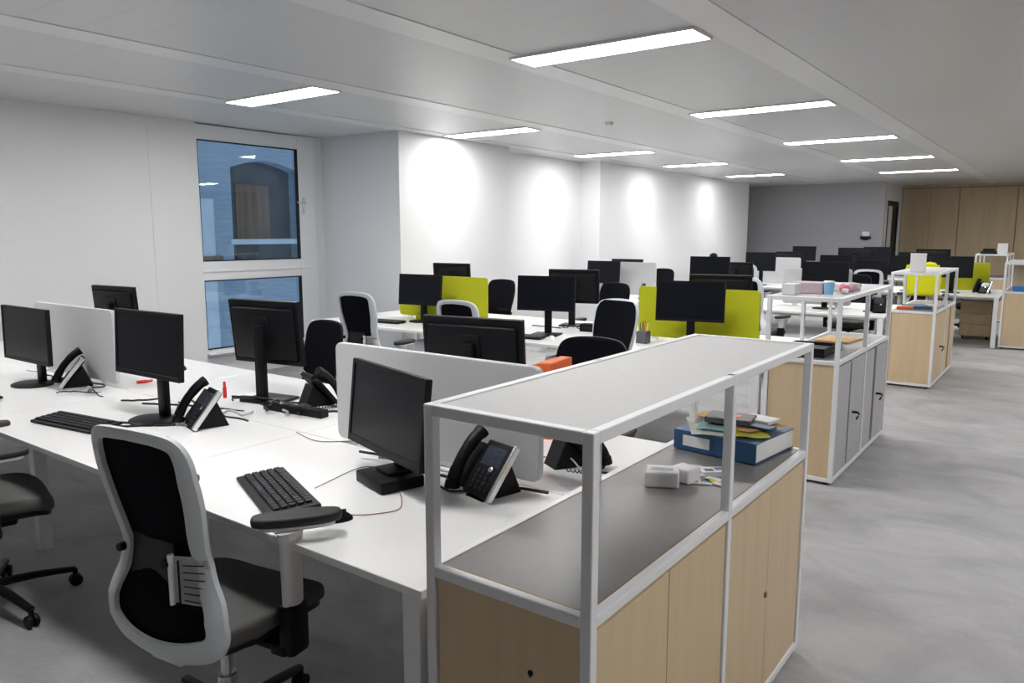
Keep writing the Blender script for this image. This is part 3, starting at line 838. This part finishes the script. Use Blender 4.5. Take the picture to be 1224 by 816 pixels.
# ------------------------------------------------------------------ keyboards, mice
def keyboard(label, x, y, yaw, w=0.44, d=0.15, near=True):
    t = thing('keyboard', label, 'keyboard', (x, y, DZ), R(yaw), 'keyboards')
    mt = Matrix.Rotation(R(4), 4, 'X')
    b = nb(); box(b, -w / 2, w / 2, -d / 2, d / 2, 0.006, 0.020, 0.005, mtx=mt); obj('body', b, 'black', t)
    b = nb(); box(b, -w / 2 + 0.02, -w / 2 + 0.05, d / 2 - 0.03, d / 2 - 0.015, 0, 0.014); box(b, w / 2 - 0.05, w / 2 - 0.02, d / 2 - 0.03, d / 2 - 0.015, 0, 0.014); box(b, -w / 2 + 0.02, w / 2 - 0.02, -d / 2 + 0.012, -d / 2 + 0.02, 0, 0.008); obj('foot', b, 'black', t)
    if near:
        for r in range(5):
            b = nb()
            y0 = d / 2 - 0.018 - r * 0.026
            n = 17
            for k in range(n):
                if r == 4 and 4 <= k <= 8:
                    if k == 4:
                        box(b, -w / 2 + 0.012 + 4 * 0.0245, -w / 2 + 0.010 + 9 * 0.0245, y0 - 0.02, y0, 0.018, 0.027, 0.002, 1, mtx=mt)
                    continue
                xx = -w / 2 + 0.012 + k * 0.0245
                box(b, xx, xx + 0.021, y0 - 0.021, y0, 0.018, 0.027, 0.002, 1, mtx=mt)
            obj('key_row', b, 'dark', t)
    else:
        b = nb(); box(b, -w / 2 + 0.012, w / 2 - 0.012, -d / 2 + 0.014, d / 2 - 0.012, 0.018, 0.025, 0.003, 1, mtx=mt); obj('key_field', b, 'dark', t)
    return t


keyboard('black keyboard lying askew beside the front chair armrest', -1.37, 0.225, -22, 0.46, 0.17)
keyboard('black keyboard near the left edge of the front desk', -2.93, 0.265, 8, 0.46, 0.16)
keyboard('keyboard corner at the left picture edge', -4.0, 0.20, 0, 0.44, 0.15)
keyboard('keyboard on the second desk before the lime screen monitor', -4.78, 4.03, 7, 0.44, 0.14, False)
keyboard('keyboard before the paired monitors on the second desk', -3.02, 3.93, 8, 0.44, 0.14, False)


def mouse(label, x, y, yaw, m='black', z=DZ):
    t = thing('computer_mouse', label, 'mouse', (x, y, z), R(yaw), 'computer mice')
    b = nb(); bmesh.ops.create_uvsphere(b, u_segments=20, v_segments=12, radius=1)
    for v in b.verts:
        v.co = Vector((v.co.x * 0.031, v.co.y * 0.055, max(0, v.co.z) * 0.034 * (1.0 - 0.25 * v.co.y)))
    obj('shell', b, m, t, 60)
    b = nb(); box(b, -0.003, 0.003, 0.018, 0.034, 0.024, 0.033, 0.002); obj('wheel', b, 'dark', t)


mouse('black mouse with a thin cord near the front keyboard', -1.03, 0.19, -35)
mouse('black mouse by the window end of the front desk', -3.9, 1.35, 60)
mouse('white and black mouse on the second desk edge', -2.75, 4.0, 20, 'whitebox')


# ------------------------------------------------------------------ desk phones
def phone(label, x, y, yaw, back=False):
    t = thing('desk_phone', label, 'telephone', (x, y, DZ), R(yaw), 'black desk phones')
    t.scale = (1.08, 1.08, 1.08)
    mt = Matrix.Translation((0, -0.055, 0.012)) @ Matrix.Rotation(R(52), 4, 'X')
    # plane coordinates: x across, y up the face, z out of the face
    b = nb(); box(b, -0.035, 0.10, 0, 0.185, -0.018, 0.004, 0.006, mtx=mt); obj('body', b, 'black', t)
    b = nb(); prism(b, [(-0.055, 0.0), (0.10, 0.0), (0.055, 0.105)], -0.02, 0.075, 0.004, mtx=Matrix(((0, 0, 1, 0), (1, 0, 0, 0), (0, 1, 0, 0), (0, 0, 0, 1)))); obj('stand', b, 'black', t)
    b = nb(); box(b, -0.018, 0.075, 0.10, 0.165, 0.003, 0.006, 0.001, mtx=mt); obj('display', b, 'lcd', t, label='grey display')
    b = nb()
    for r in range(4):
        for c in range(3):
            box(b, -0.012 + c * 0.024, 0.006 + c * 0.024, 0.016 + r * 0.018, 0.029 + r * 0.018, 0.003, 0.008, 0.0015, 1, mtx=mt)
    for r in range(4):
        box(b, 0.066, 0.078, 0.018 + r * 0.019, 0.029 + r * 0.019, 0.003, 0.007, 0.001, 1, mtx=mt)
    obj('keypad', b, 'dark', t)
    b = nb(); lathe(b, [(0.010, 0), (0.010, 0.003), (0.006, 0.004)], n=14, mtx=mt @ Matrix.Translation((0.045, 0.09, 0.003))); obj('navigation_button', b, 'chrome', t, 40)
    b = nb(); box(b, 0.094, 0.106, -0.004, 0.188, -0.012, 0.010, 0.003, mtx=mt); obj('silver_trim', b, 'chrome', t, label='silver strip along the right side')
    b = nb(); box(b, -0.095, -0.035, 0.01, 0.17, -0.016, -0.004, 0.004, mtx=mt); obj('cradle', b, 'black', t)
    b = nb()
    pts = [(-0.066, -0.008, 0.016), (-0.066, 0.02, 0.030), (-0.066, 0.09, 0.040), (-0.066, 0.16, 0.034), (-0.066, 0.200, 0.020)]
    tube(b, [mt @ Vector(p) for p in pts], [0.027, 0.025, 0.023, 0.025, 0.028], 12, 5, flat=0.8)
    obj('handset', b, 'black', t, 50)
    b = nb()
    a = mt @ Vector((-0.066, -0.012, 0.012))
    pts = []
    for k in range(60):
        u = k / 59
        cx = a.x - 0.05 * math.sin(u * math.pi); cy = a.y + 0.15 * u
        pts.append((cx + 0.006 * math.cos(k * 1.5), cy, 0.012 + 0.006 * math.sin(k * 1.5)))
    tube(b, pts, 0.0022, 5, 0); obj('handset_cord', b, 'cord', t, 60)
    return t


phone('black desk phone with a silver edge seen through the front shelf unit', -0.82, 0.66, -14)
phone('black desk phone right of the round foot monitor', -2.45, 0.60, -15)
phone('black desk phone in side view between the two left monitors', -3.92, 0.68, -24)
phone('black desk phone behind the right end of the long pale screen', -0.72, 1.12, 150)
phone('black desk phone at the foot of the all black chair behind the long pale screen', -2.33, 1.22, 165)
phone('desk phone standing by the pale screen of the third desk', -3.88, 8.05, 10)
phone('black desk phone before the lime screen on the fourth desk', -0.35, 12.05, -20)
phone('desk phone on the third desk seen through the second shelf unit', -1.02, 8.0, 10)


# ------------------------------------------------------------------ cables
def cable(label, pts, r=0.003, m='cord', grp='loose cables on the desks'):
    b = nb(); tube(b, pts, r, 6, 6)
    return tag(obj('cable', b, m, None, 60), label, 'cable', grp)


Z = DZ + 0.004
cable('thin cord from the front mouse to the near monitor', [(-1.02, 0.24, Z), (-0.97, 0.28, Z), (-0.93, 0.36, Z), (-0.98, 0.43, Z), (-1.03, 0.47, Z + 0.01)], 0.0018, 'cord_brown')
cable('thin cord from the front keyboard to the near monitor', [(-1.30, 0.33, Z + 0.005), (-1.33, 0.42, Z), (-1.36, 0.60, Z), (-1.25, 0.66, Z)], 0.0015, 'cord')
cable('reddish cord curving out from under the long pale screen', [(-1.98, 0.78, Z), (-1.80, 0.74, Z), (-1.70, 0.80, Z), (-1.62, 0.90, Z)], 0.002, 'cord_brown')
rnd = random.Random(3)
for cx, cy, n, sp, lab in ((-1.0, 0.70, 6, 0.16, 'beside the near monitor'), (-2.72, 0.76, 6, 0.2, 'behind the round foot monitor'), (-3.45, 0.66, 5, 0.2, 'right of the far left pale screen'),
                           (-4.15, 0.72, 3, 0.13, 'behind the leftmost monitor'), (-2.58, 1.06, 10, 0.22, 'around the tall stand monitor'), (-3.0, 4.72, 4, 0.14, 'under the paired monitors'), (-0.62, 1.08, 3, 0.07, 'behind the right end of the long pale screen')):
    for k in range(n):
        px, py = cx + rnd.uniform(-sp, sp), cy + rnd.uniform(-0.05, 0.05)
        a = rnd.uniform(-0.6, 0.6) + (math.pi if rnd.random() < 0.5 else 0)
        pts = []
        for j in range(9):
            pts.append((px, py, Z + (0.012 * (k % 3)) + (0.02 if j in (2, 3) and k % 2 else 0)))
            a += rnd.uniform(-0.55, 0.75)
            px += math.cos(a) * 0.045; py += math.sin(a) * 0.022
        cable(('grey cable in the dark tangle ' if k == 1 else 'black cable of the loose tangle ') + lab, pts, rnd.choice((0.0035, 0.0055, 0.0045)) * (1.4 if n > 8 else 1), 'cord_gray' if k == 1 else 'cord', ('grey cables in the tangles' if k == 1 else 'cable tangle ' + lab))
cable('thick double cable looping on the desk left of the second phone', [(-2.60, 0.50, Z), (-2.72, 0.36, Z), (-2.86, 0.35, Z), (-2.75, 0.42, Z), (-2.6, 0.47, Z), (-2.54, 0.53, Z)], 0.006)
cable('short black cable ending before the near phone', [(-0.99, 0.62, Z), (-0.92, 0.60, Z), (-0.86, 0.63, Z), (-0.84, 0.60, Z)], 0.004)


# ------------------------------------------------------------------ small items
def cuboid(name, label, cat, x, y, z, w, d, h, m, yaw=0, bev=0.003, grp=None):
    b = nb(); box(b, -w / 2, w / 2, -d / 2, d / 2, 0, h, bev)
    o = obj(name, b, m); o.location = (x, y, z); o.rotation_euler = (0, 0, R(yaw))
    return tag(o, label, cat, grp)


CT = 0.8145
# pile on the near unit's counter
t = thing('lever_arch_binder', 'thick dark blue binder lying on the grey counter with white label', 'binder', (-0.235, 1.455, CT + 0.003), R(-7))
W2, D2 = 0.165, 0.155
b = nb()
for z in (0, 0.071):
    box(b, -W2, W2, -D2, D2, z, z + 0.004, 0.001)
box(b, -W2, W2, -D2 - 0.004, -D2 + 0.002, 0, 0.075, 0.002)
obj('cover', b, 'blue', t)
b = nb(); box(b, -W2 + 0.004, W2 - 0.002, -D2 + 0.004, D2 - 0.006, 0.005, 0.070, 0.002); obj('page_block', b, 'pages', t)
b = nb(); box(b, -0.125, -0.015, -D2 - 0.0055, -D2 - 0.003, 0.018, 0.058, 0.0005); obj('spine_label', b, 'paper', t, label='white spine label')
BT = CT + 0.0785


def sheet(name, label, cat, x, y, z, w, d, h, m, yaw):
    b = nb()
    n = 6
    rows = [[b.verts.new((-w / 2 + w * i / n, -d / 2 + d * j / n, 0.003 * math.sin(i * 1.1 + 0.4) * (abs(j - 3) / 3) ** 2 + 0.003)) for i in range(n + 1)] for j in range(n + 1)]
    for j in range(n):
        for i in range(n):
            b.faces.new((rows[j][i], rows[j][i + 1], rows[j + 1][i + 1], rows[j + 1][i]))
    bmesh.ops.solidify(b, geom=b.faces[:], thickness=h)
    o = obj(name, b, m, None, 50); o.location = (x, y, z); o.rotation_euler = (0, 0, R(yaw))
    return tag(o, label, cat)


sheet('paper_sheet', 'cream paper sheets curling over the edge of the blue binder', 'paper', -0.29, 1.42, BT + 0.001, 0.21, 0.27, 0.003, 'cream', 28)
sheet('paper_folder', 'pale teal folder under the dark book on the binder', 'folder', -0.26, 1.45, BT + 0.008, 0.20, 0.22, 0.003, 'paleteal', 12)
sheet('paper_folder', 'lime yellow folder sticking out over the blue binder', 'folder', -0.165, 1.40, BT + 0.008, 0.13, 0.18, 0.003, 'lime', 30)
sheet('envelope', 'tan envelope on the right of the pile on the binder', 'envelope', -0.165, 1.48, BT + 0.014, 0.15, 0.20, 0.003, 'manila', -30)
sheet('envelope', 'orange tan card at the back of the pile on the binder', 'envelope', -0.27, 1.53, BT + 0.014, 0.28, 0.10, 0.003, 'manila', 0)
t = thing('notebook', 'slate grey book with a coral dot on top of the pile', 'book', (-0.255, 1.47, BT + 0.020), R(8))
b = nb(); box(b, -0.085, 0.085, -0.06, 0.06, 0, 0.022, 0.003); obj('cover', b, 'slate', t)
b = nb(); lathe(b, [(0.022, 0.0222), (0.022, 0.0232)], 0.02, 0, 20); obj('cover_dot', b, 'coral', t, label='round coral print')
cuboid('notebook', 'small white and blue booklet on the right of the slate book', 'book', -0.165, 1.53, BT + 0.021, 0.12, 0.09, 0.014, 'whitebox', -10)
cuboid('notepad', 'slim navy notepad under the booklet on the pile', 'notepad', -0.13, 1.44, BT + 0.0185, 0.10, 0.05, 0.009, 'blue', -12)

t = thing('tissue_box', 'small white box standing nearest on the grey counter', 'box', (-0.270, 0.905, CT), R(25))
b = nb(); box(b, -0.055, 0.055, -0.045, 0.045, 0, 0.052, 0.008, 3); obj('carton', b, 'whitebox', t)
b = nb(); box(b, -0.035, 0.035, -0.012, 0.012, 0.0515, 0.053); obj('slot', b, 'cord_gray', t)
cuboid('paper_box', 'second small white box just behind the nearest one', 'box', -0.225, 0.985, CT, 0.075, 0.07, 0.048, 'whitebox', -12, 0.006)
b = nb(); bmesh.ops.create_uvsphere(b, u_segments=2, v_segments=2, radius=0.0001); b.free()
b = nb()
tube(b, [(0.05 * math.cos(a * math.pi / 8), 0.05 * math.sin(a * math.pi / 8), 0) for a in range(16)], 0.007, 8, 2, closed=True)
o = obj('tape_ring', b, 'whitebox', None, 50); o.location = (-0.235, 1.075, CT + 0.007); tag(o, 'flat white plastic ring lying behind the small white boxes', 'ring')
for i, (x, y, a, m, m2, lab) in enumerate(((-0.185, 1.00, 20, 'paper', 'red', 'small leaflet with a red print on the grey counter'), (-0.135, 1.03, -10, 'paper', 'lime', 'small leaflet with a yellow print behind the middle post'),
                                           (-0.175, 1.10, 40, 'clear_box', 'slate', 'small clear blister pack behind the leaflets'))):
    t = thing('leaflet', lab, 'leaflet', (x, y, CT), R(a))
    b = nb(); box(b, -0.045, 0.045, -0.03, 0.03, 0, 0.004 if i < 2 else 0.018, 0.001); obj('card', b, m, t)
    b = nb(); zz = 0.004 if i < 2 else 0.018; box(b, -0.03, 0.0, -0.02, 0.008, zz - 0.0005, zz + 0.0006); obj('print', b, m2, t)
    b = nb(); box(b, 0.008, 0.035, -0.01, 0.02, zz - 0.0005, zz + 0.0006); obj('print', b, 'blue' if i != 1 else 'manila', t)

# second unit
TS = 1.2165
o = cuboid('storage_box', 'frosted pinkish plastic box on the top shelf of the second unit', 'plastic box', -0.72, 4.16, TS, 0.22, 0.18, 0.075, 'clear_pink', 0, 0.006)
cuboid('storage_box', 'pale clear box at the left end of the second unit top shelf', 'plastic box', -0.775, 3.93, TS, 0.09, 0.12, 0.075, 'clear_box', 0, 0.006)
cuboid('storage_box', 'long pale pink flat box behind the blue carton on the second unit', 'plastic box', -0.64, 4.55, TS, 0.2, 0.24, 0.05, 'clear_box', 0, 0.006)
t = thing('paper_cup', 'sky blue carton standing on the second unit top shelf', 'cup', (-0.575, 4.10, TS))
b = nb(); lathe(b, [(0.028, 0), (0.036, 0.078), (0.036, 0.082), (0.034, 0.082)], n=20); obj('cup', b, 'skyblue', t, 40)
b = nb(); lathe(b, [(0.037, 0.080), (0.037, 0.086), (0.030, 0.09)], n=20); obj('lid', b, 'whitebox', t, 40)
for i, (x, y, m, r, lab) in enumerate(((-0.52, 4.30, 'pink', 0.04, 'bright pink soft ball shaped item on the second unit shelf'), (-0.485, 4.44, 'clear_pink', 0.045, 'pale pink crumpled item left of the bright pink one'), (-0.49, 4.18, 'whitebox', 0.028, 'crumpled white wrap before the pink item on the second unit'))):
    b = nb(); bmesh.ops.create_icosphere(b, subdivisions=3, radius=r)
    for v in b.verts:
        v.co *= 1 + 0.18 * math.sin(v.co.x * 90 + i) * math.cos(v.co.z * 80 + v.co.y * 60)
        v.co.z = v.co.z * 0.75
    mz = min(v.co.z for v in b.verts)
    for v in b.verts:
        v.co.z -= mz
    o = obj('crumpled_wrap', b, m, None, 60); o.location = (x, y, TS); tag(o, lab, 'wrapper')
cuboid('paper_folder', 'teal folder lying on the counter of the second unit', 'folder', -0.66, 4.39, CT, 0.25, 0.30, 0.012, 'teal', 12)
cuboid('paper_folder', 'tan orange folder behind the teal one on the second unit counter', 'folder', -0.66, 4.81, CT, 0.25, 0.33, 0.015, 'manila', -5)
t = thing('document_tray', 'black tray under the folders at the near end of the second unit counter', 'tray', (-0.66, 4.02, CT))
b = nb(); box(b, -0.14, 0.14, -0.17, 0.17, 0, 0.008, 0.002)
for s in (-1, 1):
    box(b, s * 0.137 - 0.003, s * 0.137 + 0.003, -0.17, 0.17, 0, 0.06, 0.002); box(b, -0.14, 0.14, s * 0.167 - 0.003, s * 0.167 + 0.003, 0, 0.06, 0.002)
obj('tray', b, 'black', t)
b = nb(); box(b, -0.12, 0.12, -0.15, 0.15, 0.009, 0.04, 0.002); obj('papers', b, 'slate', t)

# third unit
t = thing('carton', 'upright white carton on the top shelf of the third unit', 'box', (-0.62, 7.95, TS), R(10))
b = nb(); box(b, -0.075, 0.075, -0.06, 0.06, 0, 0.19, 0.004); obj('body', b, 'whitebox', t)
b = nb(); box(b, -0.077, 0.077, -0.062, 0.062, 0.175, 0.195, 0.003); obj('lid', b, 'paper', t)
cuboid('paper_folder', 'dark blue folder on the counter of the third unit', 'folder', -0.62, 8.05, CT, 0.24, 0.32, 0.03, 'blue', 20)
cuboid('paper_folder', 'orange folder at the front of the third unit counter', 'folder', -0.70, 7.84, CT, 0.16, 0.14, 0.03, 'orange', 10)
cuboid('notepad', 'white pad beside the blue folder on the third unit', 'notepad', -0.52, 8.32, CT, 0.18, 0.22, 0.02, 'paper', -10)
# fourth unit, far unit
cuboid('paper_folder', 'bright blue box file on the counter of the unit at the right picture edge', 'folder', 0.17, 11.68, CT, 0.22, 0.2, 0.07, 'blue_bright', 0)
t = thing('hole_punch', 'dark low device on top of the farthest shelf unit', 'device', (-0.58, 15.6, 1.2465))
b = nb(); box(b, -0.13, 0.13, -0.1, 0.1, 0, 0.06, 0.01); obj('body', b, 'dark', t)
b = nb(); box(b, -0.1, 0.1, -0.06, 0.06, 0.06, 0.10, 0.01); obj('lid', b, 'black', t)
cuboid('carton', 'small white carton beside the dark device on the farthest unit', 'box', -0.37, 15.6, 1.2465, 0.16, 0.14, 0.2, 'whitebox', 5)

# yellow bag hanging behind the third unit
t = thing('jacket', 'bright yellow puffy jacket draped over a chair behind the third shelf unit', 'jacket', (-1.0, 10.95, 0.0), R(5))
b = nb(); box(b, -0.18, 0.18, -0.07, 0.07, 0.74, 1.22, 0.055, 4); obj('jacket_body', b, 'hivis', t, 60)
for s in (-1, 1):
    b = nb(); tube(b, [(s * 0.15, 0, 1.17), (s * 0.19, -0.01, 1.0), (s * 0.185, -0.03, 0.78)], [0.06, 0.045], 10, 4); obj('sleeve', b, 'hivis', t, 60)
dup(c2, (-1.02, 11.2, 0), R(5), 'task chair under the bright yellow jacket behind the third shelf unit')

# second desk clutter
t = thing('pen_holder', 'dark blue pen cup beside the right lime screen monitor', 'pen holder', (-2.03, 4.26, DZ))
b = nb(); box(b, -0.045, 0.045, -0.045, 0.045, 0, 0.10, 0.006); obj('cup', b, 'slate', t)
for k in range(4):
    b = nb(); tube(b, [(-0.02 + 0.013 * k, 0, 0.03), (-0.03 + 0.022 * k, 0.01 * (k % 2), 0.165 + 0.01 * (k % 3))], 0.004, 6, 0); obj('pen', b, ('blue', 'black', 'red', 'whitebox')[k], t, 40)
t = thing('headset', 'black headset standing left of the dark blue pen cup', 'headset', (-2.19, 4.22, DZ), R(20))
b = nb(); tube(b, [(0.07 * math.cos(R(a)), 0, 0.10 + 0.10 * math.sin(R(a))) for a in range(-10, 191, 20)], 0.008, 8, 2); obj('headband', b, 'black', t, 50)
for s in (-1, 1):
    b = nb(); lathe(b, [(0.02, -0.012), (0.033, -0.008), (0.033, 0.008), (0.02, 0.012)], n=16, mtx=Matrix.Translation((s * 0.07, 0, 0.06)) @ Matrix.Rotation(R(90), 4, 'Y')); obj('ear_pad', b, 'black_soft', t, 50)
b = nb(); lathe(b, [(0.045, 0), (0.045, 0.006)], n=20, cy=0); lathe(b, [(0.006, 0), (0.006, 0.19)], n=10); obj('holder', b, 'black', t, 40)
cuboid('sponge', 'peach coloured pad lying on the second desk behind the left monitor', 'pad', -3.75, 4.86, DZ, 0.13, 0.09, 0.03, 'peach', 10, 0.012)
cuboid('cardboard_box', 'lime box under the monitor at the left lime screen', 'box', -4.66, 4.44, DZ, 0.12, 0.06, 0.07, 'screen_yellow', 0, 0.008)
t = thing('magazine_file', 'orange file box standing at the end of the long pale screen', 'file box', (-1.075, 1.46, DZ), R(8))
b = nb(); prism(b, [(-0.055, 0), (0.055, 0), (0.055, 0.33), (0.0, 0.33), (-0.055, 0.315)], -0.11, 0.11, 0.002, mtx=Matrix.Rotation(R(90), 4, 'X')); obj('box', b, 'orange', t)
b = nb(); box(b, 0.002, 0.052, -0.105, 0.105, 0.329, 0.333, 0.001); obj('lid', b, 'orange', t)


def marker(label, x, y, z, m, up=True):
    t = thing('marker_pen', label, 'marker', (x, y, z))
    b = nb(); lathe(b, [(0.009, 0), (0.010, 0.01), (0.010, 0.055), (0.007, 0.06), (0.007, 0.085), (0.003, 0.09)], n=12, mtx=None if up else Matrix.Translation((0, 0, 0.010)) @ Matrix.Rotation(R(80), 4, 'Z') @ Matrix.Rotation(R(90), 4, 'Y')); obj('barrel', b, m, t, 40)


marker('red marker standing upright left of the tall stand monitor', -2.90, 1.02, DZ, 'red')
marker('red plug lying right of the far left pale screen', -3.66, 0.93, DZ, 'red', False)
marker('red plug lying behind the second phone', -2.66, 0.70, DZ, 'red', False)
t = thing('power_strip', 'black power strip among the cables under the tall stand monitor', 'power strip', (-2.30, 1.02, DZ), R(6))
b = nb(); box(b, -0.2, 0.2, -0.028, 0.028, 0, 0.038, 0.006); obj('body', b, 'black', t)
for k in range(4):
    b = nb(); lathe(b, [(0.018, 0.0375), (0.018, 0.040)], -0.14 + 0.09 * k, 0, 16); obj('socket', b, 'dark', t)
t = thing('docking_station', 'small black dock box behind the paired monitors', 'dock', (-2.72, 4.66, DZ), R(10))
b = nb(); box(b, -0.13, 0.13, -0.05, 0.05, 0, 0.07, 0.008); obj('body', b, 'black', t)
b = nb(); box(b, -0.10, 0.10, -0.052, -0.050, 0.02, 0.05); obj('front', b, 'dark', t)


# drawer pedestals
def pedestal(label, x, y, front, body, yaw=0):
    t = thing('drawer_pedestal', label, 'drawers', (x, y, 0), R(yaw), 'drawer pedestals under the desks')
    b = nb(); box(b, -0.21, 0.21, -0.27, 0.29, 0.06, 0.60, 0.004); obj('body', b, body, t)
    for k in range(3):
        b = nb(); box(b, -0.208, 0.208, -0.288, -0.272, 0.07 + 0.178 * k, 0.238 + 0.178 * k, 0.002); d = obj('drawer', b, front, t)
        b = nb(); box(b, -0.06, 0.06, -0.298, -0.288, 0.21 + 0.178 * k, 0.218 + 0.178 * k, 0.001); obj('handle', b, 'chrome', d)
    for s in (-1, 1):
        for q in (-1, 1):
            b = nb(); lathe(b, [(0.02, -0.012), (0.025, 0), (0.02, 0.012)], n=14, mtx=Matrix.Translation((s * 0.16, q * 0.2, 0.025)) @ Matrix.Rotation(R(90), 4, 'Y')); box(b, s * 0.16 - 0.01, s * 0.16 + 0.01, q * 0.2 - 0.01, q * 0.2 + 0.01, 0.03, 0.06); obj('caster', b, 'black', t, 40)


pedestal('white drawer pedestal under the second desk, left of the near shelf unit', -2.55, 4.20, 'white_metal', 'white_metal')
pedestal('white drawer pedestal under the second desk by the lime screen', -4.15, 4.30, 'white_metal', 'white_metal')
pedestal('birch drawer pedestal under the fourth desk beside the right hand unit', -0.42, 12.55, 'birch', 'birch')
